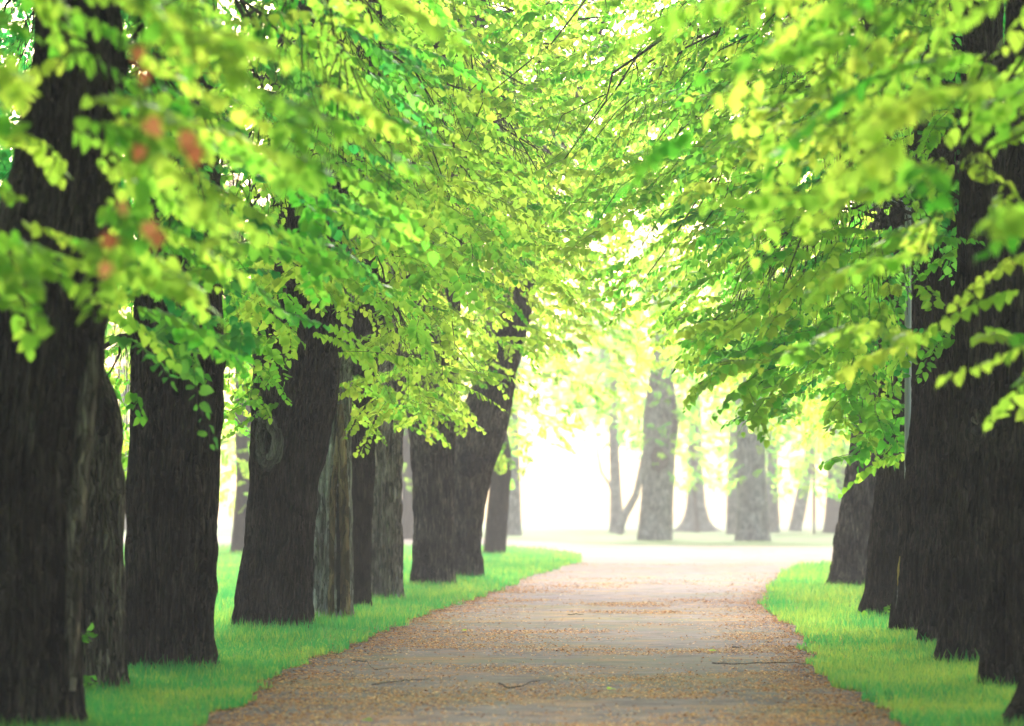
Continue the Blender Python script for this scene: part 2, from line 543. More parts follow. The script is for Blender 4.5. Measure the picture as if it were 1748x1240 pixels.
class Leaves:
    """Position, axes, size, shape and tint of many leaves."""
    def __init__(self): self.P, self.A, self.S, self.T = [], [], [], []
    def add(self, P, fwd, up, size, tint):
        y = norm(fwd); x = norm(np.cross(y, up)); z = np.cross(x, y)
        self.P.append(P); self.A.append(np.stack([x, y, z], -1)); self.S.append(size); self.T.append(tint)
    def arrays(self):
        if not self.P:
            return None
        return np.concatenate(self.P), np.concatenate(self.A), np.concatenate(self.S), np.clip(np.concatenate(self.T), 0, 0.999)


def bake_leaves(name, P, A, S, T, detail, mat, origin):
    Vs, Fs, tn, n = [], [], [], 0
    kind = rng.integers(0, 4, len(P))
    for k in range(4):
        sel = kind == k
        if not sel.any():
            continue
        V, F = SHAPES[detail][k]
        W = P[sel][:, None, :] - origin + np.einsum('nij,vj->nvi', A[sel] * S[sel][:, None, None], V)
        m = sel.sum()
        Vs.append(W.reshape(-1, 3))
        Fs.append((F[None] + (np.arange(m) * len(V))[:, None, None]).reshape(-1, 3) + n)
        tn.append(np.repeat(T[sel], len(F)))
        n += m * len(V)
    return new_mesh(name, np.concatenate(Vs), np.concatenate(Fs), mat, np.concatenate(tn))


# ------------------------------------------------------------------ trees
TREES = {}


class Tree:
    pass


def make_trunk(code, rows, label, bark=M_BARK, detail=2, top=6.5, base_y=None, flare=0.12, seed=None, name="linden_tree",
               group="old trees lining and facing the path", ridge=1.0, dist=None):
    """rows: (y, x_left, x_right) outlines in the photograph from base to top, all at the distance of the base."""
    t = Tree()
    seed = seed if seed is not None else len(TREES) * 17 + 5
    yb = base_y or rows[0][0]
    d0 = dist or dist_of(yb)
    r0 = (rows[0][2] - rows[0][1]) / 2 * d0 / F_PX
    d = d0 + r0 * 0.9
    k = d0 / F_PX
    zs = np.array([(yb - y) * k for y, a, b in rows]); zs[0] = 0 if dist is None else zs[0]
    cx = np.array([((a + b) / 2 - X_MID) * k * d / d0 for y, a, b in rows])
    rr = np.array([(b - a) / 2 * k * d / d0 for y, a, b in rows])
    order = np.argsort(zs); zs, cx, rr = zs[order], cx[order], rr[order]
    if zs[-1] < top:
        dz = top - zs[-1]
        sl = (cx[-1] - cx[-2]) / max(zs[-1] - zs[-2], 0.3) * 0.5
        zs = np.append(zs, top); cx = np.append(cx, cx[-1] + np.clip(sl, -0.12, 0.2) * dz); rr = np.append(rr, rr[-1] * max(0.45, 1 - 0.12 * dz))
    t.zs, t.cx, t.rr, t.d = zs, cx, rr, d
    t.base = np.array([cx[0], d, 0.0])
    nth, dz_fine = {3: (220, 0.038), 2: (140, 0.055), 1: (72, 0.14), 0: (28, 0.4)}[detail]
    z_vis = min(top, CAM_H + (Y_HOR + 60) * d / F_PX)
    z = np.concatenate([[-0.10], np.arange(-0.03, z_vis, dz_fine), np.arange(z_vis, top + 0.01, 0.25)])
    C = np.interp(z, zs, cx); R = np.interp(z, zs, rr)
    # soften the corners of the traced outline
    for _ in range(4):
        C[1:-1] = (C[:-2] + 2 * C[1:-1] + C[2:]) / 4; R[1:-1] = (R[:-2] + 2 * R[1:-1] + R[2:]) / 4
    th = np.linspace(0, 2 * np.pi, nth, endpoint=False)
    Z, TH = np.meshgrid(z, th, indexing='ij')
    RR = np.repeat(R[:, None], nth, 1)
    X0, Y0 = np.cos(TH), np.sin(TH)
    rm = R.mean()
    q = np.stack([X0.ravel() * rm, Y0.ravel() * rm, Z.ravel()], -1)
    lob = noise3(np.c_[X0.ravel() * 1.3, Y0.ravel() * 1.3, Z.ravel() * 0.5], seed) - 0.5
    r = RR.ravel() * (1 + 0.13 * lob)
    # root flare in lobes
    fl = np.exp(-np.clip(Z.ravel(), 0, None) / (0.55 * rm + 0.05))
    lobes = noise3(np.c_[X0.ravel() * 2.1, Y0.ravel() * 2.1, 0 * Z.ravel()], seed + 3)
    r = r + RR.ravel() * fl * flare * (0.2 + 1.4 * lobes)
    if detail >= 1:
        # vertical ridges of bark that wander, merge and break
        nr = int(round(2 * np.pi * rm / (0.047 if detail > 1 else 0.07)))
        warp = 7.5 * (noise3(q * [5, 5, 1.5], seed + 1) - 0.5) + 3.0 * (noise3(q * [14, 14, 4.5], seed + 2) - 0.5)
        ph = nr * TH.ravel() + warp
        h = np.abs(np.sin(ph / 2)) ** 0.7
        ph2 = nr * 1.0 * TH.ravel() * 2 - warp * 1.6 + 2
        h2 = np.abs(np.sin(ph2 / 2)) ** 0.8
        brk = noise3(q * [20, 20, 7], seed + 5)
        amp = ridge * (0.050 if detail > 1 else 0.025) * min(1.0, rm / 0.25)
        r = r + amp * ((h - 0.6) * (0.55 + 0.7 * brk) + 0.35 * (h2 - 0.6) * brk + 0.5 * (brk - 0.5))
        # a few swollen burls
        bur = noise3(q * [2.6, 2.6, 1.7], seed + 9)
        r = r + RR.ravel() * 0.16 * np.clip(bur - 0.72, 0, 1) * 4 * 0.4
    V = np.stack([np.repeat(C[:, None], nth, 1).ravel() + r * X0.ravel() - t.base[0], r * Y0.ravel(), Z.ravel()], -1)
    m = len(z)
    i, j = np.meshgrid(np.arange(m - 1), np.arange(nth), indexing='ij')
    F = np.stack([i * nth + j, i * nth + (j + 1) % nth, (i + 1) * nth + (j + 1) % nth, (i + 1) * nth + j], -1).reshape(-1, 4)
    t.root = bpy.data.objects.new(name, None); COL.objects.link(t.root)
    t.root.location = t.base; t.root.empty_display_size = 0.3
    tag(t.root, label, "tree", group)
    t.trunk = link("trunk", new_mesh("trunk", V, F, bark, smooth=True), t.root)
    t.detail, t.bark, t.top, t.seed = detail, bark, top, seed
    t.leaves = {}
    t.spr = []
    t.mat = M_LEAF
    TREES[code] = t
    return t


def axis(t, z):
    return np.array([np.interp(z, t.zs, t.cx), t.d, z]), np.interp(z, t.zs, t.rr)


L_ = "dark furrowed trunk "
# the left row, nearest first
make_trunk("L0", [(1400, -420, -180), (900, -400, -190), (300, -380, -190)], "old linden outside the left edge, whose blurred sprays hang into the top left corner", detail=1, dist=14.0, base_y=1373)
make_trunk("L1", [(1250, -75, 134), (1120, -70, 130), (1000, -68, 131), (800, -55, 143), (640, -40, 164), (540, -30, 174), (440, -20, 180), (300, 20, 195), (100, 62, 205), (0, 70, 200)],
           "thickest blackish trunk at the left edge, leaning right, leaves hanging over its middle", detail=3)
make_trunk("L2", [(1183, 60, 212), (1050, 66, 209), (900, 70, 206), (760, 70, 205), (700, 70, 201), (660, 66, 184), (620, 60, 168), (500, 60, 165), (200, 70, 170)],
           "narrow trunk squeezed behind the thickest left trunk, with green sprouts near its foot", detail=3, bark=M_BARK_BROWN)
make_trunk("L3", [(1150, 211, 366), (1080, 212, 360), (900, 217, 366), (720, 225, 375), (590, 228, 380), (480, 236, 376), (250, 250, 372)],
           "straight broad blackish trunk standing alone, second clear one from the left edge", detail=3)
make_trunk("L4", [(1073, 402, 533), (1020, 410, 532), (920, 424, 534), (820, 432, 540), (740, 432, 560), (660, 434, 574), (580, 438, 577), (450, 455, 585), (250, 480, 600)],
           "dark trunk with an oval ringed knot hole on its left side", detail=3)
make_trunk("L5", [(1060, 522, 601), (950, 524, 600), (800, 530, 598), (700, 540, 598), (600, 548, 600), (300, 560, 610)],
           "whitish grey trunk with a split hollow and bare brown wood on its right side", detail=2, bark=M_BARK_PALE)
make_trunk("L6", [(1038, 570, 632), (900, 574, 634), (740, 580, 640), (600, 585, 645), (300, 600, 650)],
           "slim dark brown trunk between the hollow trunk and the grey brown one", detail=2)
make_trunk("L7", [(1025, 624, 686), (900, 628, 684), (760, 632, 684), (680, 630, 688), (500, 634, 690), (300, 640, 692)],
           "grey brown trunk with coarse light ridges, just right of the slim dark brown one", detail=2, bark=M_BARK_LIGHT, ridge=1.3)
make_trunk("L8", [(1000, 707, 773), (900, 709, 772), (820, 706, 772), (760, 701, 772), (700, 694, 775), (620, 690, 782), (450, 690, 790), (200, 690, 800)],
           "straight grey trunk flaring towards the top, left partner of the leaning twisted trunk", detail=2, bark=M_BARK_BROWN)
make_trunk("L9", [(989, 768, 824), (940, 770, 820), (880, 770, 822), (820, 768, 834), (770, 768, 850), (720, 778, 866), (650, 812, 876), (580, 842, 894), (500, 868, 914), (400, 890, 925), (200, 905, 935)],
           "twisted grey trunk leaning right with pale bare streaks", detail=2, bark=M_BARK_BROWN, ridge=1.2)
make_trunk("L10", [(947, 826, 862), (880, 832, 866), (820, 838, 872), (775, 840, 873), (720, 832, 862), (600, 826, 850)],
           "hazy curved trunk just behind the leaning twisted one", detail=1, bark=M_BARK)
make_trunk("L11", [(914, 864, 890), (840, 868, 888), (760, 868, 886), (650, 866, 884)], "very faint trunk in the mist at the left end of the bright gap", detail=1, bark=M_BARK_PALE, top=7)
make_trunk("L12", [(945, 393, 446), (900, 397, 442), (820, 404, 438), (700, 400, 440)], "blue grey trunk far out on the left lawn between the two broad dark trunks", detail=1)
make_trunk("L13", [(921, 683, 706), (840, 686, 707), (740, 686, 708)], "faint slim trunk in the gap left of the forked pair", detail=1, top=7)
make_trunk("L14", [(906, 203, 222), (800, 204, 221), (700, 204, 220)], "pale distant trunk glimpsed in the narrow gap left of the straight broad trunk", detail=0, top=8)
# trees beyond the junction
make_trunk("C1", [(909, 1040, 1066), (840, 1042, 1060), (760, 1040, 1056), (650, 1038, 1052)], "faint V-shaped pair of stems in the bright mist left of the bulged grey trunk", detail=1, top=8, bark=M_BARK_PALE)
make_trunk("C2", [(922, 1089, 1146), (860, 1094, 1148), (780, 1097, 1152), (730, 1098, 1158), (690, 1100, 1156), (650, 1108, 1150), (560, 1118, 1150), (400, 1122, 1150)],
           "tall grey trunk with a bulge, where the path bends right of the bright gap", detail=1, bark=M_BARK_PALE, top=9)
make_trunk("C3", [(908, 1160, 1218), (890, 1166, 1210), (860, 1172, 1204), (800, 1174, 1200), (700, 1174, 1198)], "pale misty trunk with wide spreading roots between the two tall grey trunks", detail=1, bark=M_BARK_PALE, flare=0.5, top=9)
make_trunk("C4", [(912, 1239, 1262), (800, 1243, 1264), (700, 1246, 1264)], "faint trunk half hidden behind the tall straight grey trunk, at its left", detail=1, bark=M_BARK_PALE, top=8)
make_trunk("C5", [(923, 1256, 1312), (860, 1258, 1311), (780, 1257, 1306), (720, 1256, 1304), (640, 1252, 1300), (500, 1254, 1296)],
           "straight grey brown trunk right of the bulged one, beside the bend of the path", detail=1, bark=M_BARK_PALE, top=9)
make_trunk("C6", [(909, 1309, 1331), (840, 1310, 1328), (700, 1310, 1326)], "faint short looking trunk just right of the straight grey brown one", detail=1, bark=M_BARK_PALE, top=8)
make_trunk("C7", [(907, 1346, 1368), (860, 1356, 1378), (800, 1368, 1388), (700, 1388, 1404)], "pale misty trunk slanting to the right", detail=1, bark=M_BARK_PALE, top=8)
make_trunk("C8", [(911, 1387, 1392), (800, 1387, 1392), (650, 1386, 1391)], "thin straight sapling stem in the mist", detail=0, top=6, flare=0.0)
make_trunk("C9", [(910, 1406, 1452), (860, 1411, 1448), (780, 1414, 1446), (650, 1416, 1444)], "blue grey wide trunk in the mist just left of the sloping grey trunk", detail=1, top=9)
# the right row, farthest first
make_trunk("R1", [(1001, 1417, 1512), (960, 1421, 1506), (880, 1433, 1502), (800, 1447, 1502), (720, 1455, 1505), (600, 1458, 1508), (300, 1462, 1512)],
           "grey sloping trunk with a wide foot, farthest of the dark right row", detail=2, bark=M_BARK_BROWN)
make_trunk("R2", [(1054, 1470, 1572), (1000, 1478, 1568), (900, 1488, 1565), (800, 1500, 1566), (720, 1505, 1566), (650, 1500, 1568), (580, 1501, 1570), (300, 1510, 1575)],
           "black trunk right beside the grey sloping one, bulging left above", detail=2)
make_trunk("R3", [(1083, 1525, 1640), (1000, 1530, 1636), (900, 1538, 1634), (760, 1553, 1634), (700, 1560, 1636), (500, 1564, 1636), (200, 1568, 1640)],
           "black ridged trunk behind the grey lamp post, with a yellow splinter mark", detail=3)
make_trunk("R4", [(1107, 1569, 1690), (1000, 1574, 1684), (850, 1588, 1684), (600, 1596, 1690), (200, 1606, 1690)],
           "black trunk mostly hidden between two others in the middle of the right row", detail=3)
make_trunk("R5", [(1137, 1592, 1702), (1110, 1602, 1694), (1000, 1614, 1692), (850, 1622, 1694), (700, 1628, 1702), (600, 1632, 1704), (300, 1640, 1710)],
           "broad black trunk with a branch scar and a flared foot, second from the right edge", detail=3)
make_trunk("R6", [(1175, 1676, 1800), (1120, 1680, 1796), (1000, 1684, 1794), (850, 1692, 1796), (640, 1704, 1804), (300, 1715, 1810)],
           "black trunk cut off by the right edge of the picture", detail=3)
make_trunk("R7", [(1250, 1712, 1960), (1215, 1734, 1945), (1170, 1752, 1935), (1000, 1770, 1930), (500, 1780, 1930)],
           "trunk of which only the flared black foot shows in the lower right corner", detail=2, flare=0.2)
make_trunk("R8", [(1400, 2020, 2260), (900, 2040, 2240), (300, 2050, 2230)], "old linden beyond the right edge, whose blurred sprays hang into the top right corner", detail=1, dist=14.5, base_y=1355)
# the avenue goes on beside and behind the viewpoint, and unseen trees are added on both flanks to shade trunks and mist, all outside the picture
OUTSIDE = [("avenue_tree", -2.75, 9.5), ("avenue_tree", 2.9, 10.0), ("avenue_tree", -2.8, 4.5), ("avenue_tree", 2.95, 5.0), ("avenue_tree", -2.8, -1.0), ("avenue_tree", 3.0, -0.5),
           ("avenue_tree", -2.8, -6.5), ("avenue_tree", 3.0, -6.0), ("park_tree", -8.4, 3.0), ("park_tree", -8.9, 9.0), ("park_tree", -8.2, 15.0), ("park_tree", -9.2, 21.5), ("park_tree", -9.8, 28.0),
           ("park_tree", 8.3, 2.0), ("park_tree", 9.0, 8.0), ("park_tree", 8.4, 14.5), ("park_tree", 9.1, 21.0), ("park_tree", 9.5, 27.5), ("park_tree", 10.2, 34.5)]
for _i, (_n, _x, _y) in enumerate(OUTSIDE):
    _k = F_PX / 20.0
    _t = make_trunk("N%d" % _i, [(1218.5, X_MID + (_x - 0.29) * _k, X_MID + (_x + 0.29) * _k), (400, X_MID + (_x - 0.24) * _k, X_MID + (_x + 0.24) * _k)],
                    "old linden of the avenue beside or behind the viewpoint, outside the picture" if _n == "avenue_tree" else "dense unseen tree added at the side to shade the avenue, outside the picture",
                    detail=0, dist=20.0, base_y=1218.5, name=_n, group="avenue trees beside the viewpoint" if _n == "avenue_tree" else "unseen trees added at the sides for shade")
    _t.d = _y; _t.base = np.array([_t.base[0], _y, 0.0]); _t.root.location = _t.base

# ------------------------------------------------------------------ foliage
# A layer is a stretch of the avenue, filled with leafy sprays from its lower edge upwards; every spray belongs to the tree it hangs nearest to.
# (trees, distance range, lower edge [(x, y) ...], top y, sprays, leaf length, leaf detail, tint offset, gap size)
def spray(Lv, tw, start, d, length, size, tint, dens=1.0, droop=0.35):
    """A twig with leaves in two ranks."""
    n = max(5, int(length / (size * 0.30) * dens))
    t = np.linspace(0.08, 1.0, n)
    sag = droop * length
    side = norm(np.cross(d, [0, 0, 1.0]) + 1e-6)
    wob = rng.normal(0, 0.10, 2)
    P = start + d * (t * length)[:, None] + np.array([0, 0, -1.0]) * (sag * t ** 2)[:, None] + side * (wob[0] * length * np.sin(t * 3))[:, None]
    s = np.where(np.arange(n) % 2 == 0, 1.0, -1.0)
    s[-1] = 0
    lat = side * s[:, None]
    dr0 = rng.uniform(0.2, 0.9)
    down = (dr0 + rng.uniform(-0.2, 0.35, n))[:, None] * np.array([0, 0, -1.0])
    f = d * rng.uniform(0.15, 0.8, n)[:, None] + lat * rng.uniform(0.5, 1.0, n)[:, None] + down + rng.normal(0, 0.2, (n, 3))
    up = np.array([0, 0, 1.0]) + rng.normal(0, 0.25, 3) + rng.normal(0, 0.28, (n, 3)) + 0.4 * d
    sz = size * rng.uniform(0.45, 1.15, n) * (0.75 + 0.25 * np.sin(t * np.pi))
    Lv.add(P + lat * size * 0.28 + down * size * 0.15, f, up, sz, np.clip(tint + rng.normal(0, 0.10, n), 0, 1))
    if tw is not None:
        k = np.linspace(0, n - 1, 4).astype(int)
        tw.add(*tube(P[k], np.linspace(0.003, 0.0012, 4) * (size / 0.085), 3))


def fill(codes, dr, edge, top, n0, size, detail, tint=0.5, gap=0.45, hole=(), mat=None, length=(0.35, 0.8), soft=60, freq=1.4):
    ex = np.array([e[0] for e in edge], float); ey = np.array([e[1] for e in edge], float)
    n = int(n0 * (1.4 if dr[0] > 17 else 1.0))
    dr = (rd(dr[0]), rd(dr[1]))
    got = 0
    trees = [TREES[c] for c in codes]
    tries = 0
    while got < n and tries < 60:
        tries += 1
        m = n * 2
        x = rng.uniform(ex[0], ex[-1], m)
        lo = np.interp(x, ex, ey)
        y = rng.uniform(top, lo.max(), m)
        d = rng.uniform(*dr, m)
        P = np.stack([(x - X_MID) * d / F_PX, d, CAM_H - (y - Y_HOR) * d / F_PX], -1)
        ok = (y < lo - soft * 0.5) & (P[:, 2] < (8.5 if dr[0] < 60 else 13.0))
        dens = noise3(P * freq * (0.085 / size) ** 0.5, 91) * 0.7 + noise3(P * freq * 3, 92) * 0.3
        near_edge = np.clip((lo - y) / 120.0, 0, 1)
        ok &= dens > gap * (0.55 + 0.45 * near_edge) + rng.normal(0, 0.03, m)
        for (hx, hy, hrx, hry, p) in hole:
            inside = ((x - hx) / hrx) ** 2 + ((y - hy) / hry) ** 2 < 1
            ok &= ~inside | (rng.random(m) < p)
        P = P[ok][: n - got]
        if not len(P):
            continue
        D2 = np.stack([(P[:, 0] - t.base[0] - 0.1 * (P[:, 2] > 3)) ** 2 + (P[:, 1] - t.d) ** 2 for t in trees])
        who = D2.argmin(0)
        for p, w in zip(P, who):
            trees[w].spr.append((p, rng.uniform(*length), size, detail, tint + rng.normal(0, 0.20), mat))
        got += len(P)


# very near, far out of focus
fill(["L0"], (10.5, 13.0), [(-350, 260), (0, 330), (120, 250), (300, 360), (470, 320), (640, 270), (760, 150)], -150, 27, 0.077, 3, 0.70, 0.36)
fill(["L0"], (12.5, 15.5), [(-350, 480), (0, 520), (70, 540), (140, 600), (200, 560), (250, 540), (320, 520), (390, 430)], -100, 74, 0.077, 3, 0.68, 0.34, hole=[(125, 260, 65, 130, 0.10)], length=(0.3, 0.6))
fill(["R8"], (10.5, 13.5), [(1060, 260), (1200, 330), (1350, 360), (1560, 400), (1700, 400), (1900, 380)], -150, 21, 0.077, 3, 0.45, 0.40, hole=[(1510, 342, 50, 36, 0.0), (1553, 470, 16, 120, 0.1), (1690, 130, 60, 60, 0.1)])
fill(["R7", "R8"], (14.5, 18.0), [(1290, 470), (1380, 600), (1480, 620), (1560, 640), (1640, 620), (1760, 680), (1900, 640)], -60, 84, 0.08, 3, 0.7, 0.42,
     hole=[(1510, 342, 50, 36, 0.0), (1553, 470, 16, 120, 0.1), (1670, 500, 120, 190, 0.42), (1600, 170, 60, 60, 0.2), (1690, 290, 70, 90, 0.15), (1640, 380, 60, 80, 0.1)], length=(0.35, 0.7))
# in focus
fill(["L1", "L2", "L3"], (18.5, 25.5), [(200, 560), (235, 600), (300, 640), (370, 660), (430, 630), (520, 560), (600, 480), (700, 380)], -60, 150, 0.077, 3, 0.38, 0.36, hole=[(110, 270, 90, 170, 0.1), (458, 745, 60, 120, 0.0)])
fill(["L3", "L4", "L5"], (26, 33), [(330, 520), (400, 640), (470, 650), (520, 560), (600, 640), (680, 640), (760, 560), (900, 420)], -60, 260, 0.077, 3, 0.55, 0.38, hole=[(458, 745, 70, 130, 0.0)])
fill(["L3", "L4"], (31, 40), [(130, 820), (222, 815), (232, 640), (330, 640), (375, 740), (440, 735), (450, 560)], 420, 130, 0.077, 3, 0.5, 0.22, soft=40)
fill(["L5", "L6", "L7"], (34, 43), [(545, 640), (590, 730), (650, 755), (700, 770), (760, 740), (830, 735), (880, 640), (980, 540)], -60, 420, 0.077, 3, 0.68, 0.36, hole=[(835, 700, 48, 62, 0.12), (872, 590, 34, 60, 0.2), (895, 510, 28, 42, 0.1)])
fill(["L4", "L5", "L6", "R3", "R2"], (28, 42), [(600, 460), (760, 500), (900, 460), (1000, 420), (1100, 380), (1250, 420)], -60, 400, 0.077, 3, 0.55, 0.38)
fill(["R3", "R4", "R5"], (23, 31), [(1175, 540), (1210, 660), (1260, 700), (1300, 735), (1350, 715), (1420, 640), (1500, 610), (1620, 600)], -60, 330, 0.077, 3, 0.52, 0.38, hole=[(1650, 380, 90, 260, 0.4), (1510, 342, 50, 36, 0.0), (1553, 470, 16, 120, 0.1)])
fill(["R2", "R3"], (32, 40), [(1010, 480), (1060, 550), (1130, 590), (1200, 610), (1300, 670), (1440, 670), (1500, 640)], -60, 380, 0.077, 3, 0.5, 0.42)
fill(["R2"], (33.5, 35.6), [(1425, 700), (1440, 795), (1490, 805), (1527, 790), (1530, 640)], 560, 34, 0.10, 3, 0.25, 0.15, soft=30)
# further on
fill(["L8", "L9"], (45, 58), [(620, 640), (690, 720), (780, 740), (850, 700), (900, 650), (1000, 600), (1080, 540)], 60, 560, 0.08, 2, 0.75, 0.38, hole=[(835, 700, 48, 62, 0.12), (872, 590, 34, 60, 0.2), (895, 510, 28, 42, 0.1)])
fill(["R1"], (47, 58), [(1120, 600), (1250, 690), (1340, 740), (1420, 780), (1460, 760), (1500, 700)], 60, 420, 0.08, 2, 0.65, 0.38)
fill(["L10", "L9"], (66, 88), [(700, 700), (820, 800), (870, 850), (930, 800), (1000, 760), (1060, 700), (1140, 640)], 150, 560, 0.10, 2, 0.65, 0.34)
fill(["R1", "C5", "C2"], (70, 100), [(1080, 640), (1180, 690), (1300, 760), (1420, 800), (1500, 800)], 200, 520, 0.11, 2, 0.65, 0.38)
fill(["L12"], (78, 88), [(330, 820), (370, 880), (420, 900), (470, 860)], 560, 110, 0.12, 2, 0.65, 0.30)
fill(["L10", "R1", "C2"], (60, 100), [(640, 200), (800, 330), (1250, 330), (1400, 200)], -80, 520, 0.12, 2, 0.6, 0.2)
fill(["L12", "L14", "L10"], (55, 75), [(120, 380), (400, 470), (700, 420)], -80, 330, 0.12, 2, 0.6, 0.15)
# beyond the junction
fill(["C1", "C2", "C3"], (106, 140), [(960, 700), (1060, 760), (1150, 860), (1230, 860)], 330, 640, 0.14, 1, 0.45, 0.34)
fill(["C4", "C5", "C6", "C7", "C8", "C9"], (106, 145), [(1230, 860), (1330, 870), (1480, 880), (1560, 860)], 330, 1000, 0.14, 1, 0.45, 0.32)
fill(["L11", "L13"], (105, 135), [(560, 880), (680, 860), (760, 880), (860, 800), (920, 760), (980, 720)], 330, 640, 0.14, 1, 0.45, 0.34)
fill(["L14", "L12"], (100, 140), [(120, 900), (240, 890), (420, 870), (520, 850)], 400, 320, 0.14, 1, 0.75, 0.34)

fill(["L12", "L14"], (60, 90), [(-160, 560), (120, 620), (230, 640), (460, 600)], -80, 460, 0.12, 2, 0.5, 0.22)
fill(["R1", "C9"], (55, 95), [(1440, 700), (1560, 700), (1900, 700)], -80, 260, 0.12, 2, 0.6, 0.30)

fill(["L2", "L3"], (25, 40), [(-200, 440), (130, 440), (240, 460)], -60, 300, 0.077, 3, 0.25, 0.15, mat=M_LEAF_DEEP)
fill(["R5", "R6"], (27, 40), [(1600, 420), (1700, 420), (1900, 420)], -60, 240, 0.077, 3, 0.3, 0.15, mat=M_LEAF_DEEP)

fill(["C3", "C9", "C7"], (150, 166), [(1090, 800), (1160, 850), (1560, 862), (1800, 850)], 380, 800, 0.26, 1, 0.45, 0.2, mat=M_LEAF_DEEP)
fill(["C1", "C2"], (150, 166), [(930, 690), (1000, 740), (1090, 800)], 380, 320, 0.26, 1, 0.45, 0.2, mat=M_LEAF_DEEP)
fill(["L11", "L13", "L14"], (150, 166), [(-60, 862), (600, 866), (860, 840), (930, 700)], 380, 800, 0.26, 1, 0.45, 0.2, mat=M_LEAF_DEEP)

# the high crowns that roof the avenue (above the picture for the near trees)
def crown_top(t, n, size, rad, z0, z1):
    z = rng.uniform(0, 1, n)
    a = rng.uniform(0, 2 * np.pi, n)
    r = rad * np.sqrt(rng.uniform(0.05, 1, n)) * np.sqrt(np.clip(1 - (z * 1.02 - 0.25) ** 2 / 0.64, 0.05, 1))
    C, _ = axis(t, min(5.0, t.top))
    P = np.stack([C[0] + r * np.cos(a), t.d + r * np.sin(a), z0 + z * (z1 - z0)], -1)
    keep = noise3(P * 0.9, 55) > 0.42
    px, py = pix(P)
    keep &= (py < -70) | (P[:, 1] > 60)
    P = P[keep]; k = len(P)
    out = P - C; out[:, 2] = 0
    f = norm(out) + rng.normal(0, 0.6, (k, 3)) + [0, 0, -0.4]
    up = np.array([0, 0, 1.0]) + rng.normal(0, 0.5, (k, 3))
    L = t.leaves.setdefault(1, Leaves())
    L.add(P, f, up, size * rng.uniform(0.7, 1.3, k), np.clip(0.55 + rng.normal(0, 0.2, k), 0, 1))


def limb(t, name, P, R, n=8, mat=None):
    V, F = tube(P, R, n)
    return link(name, new_mesh(name, V - t.base, F, mat or (M_TWIG if R[0] < 0.03 else t.bark), smooth=True), t.root)


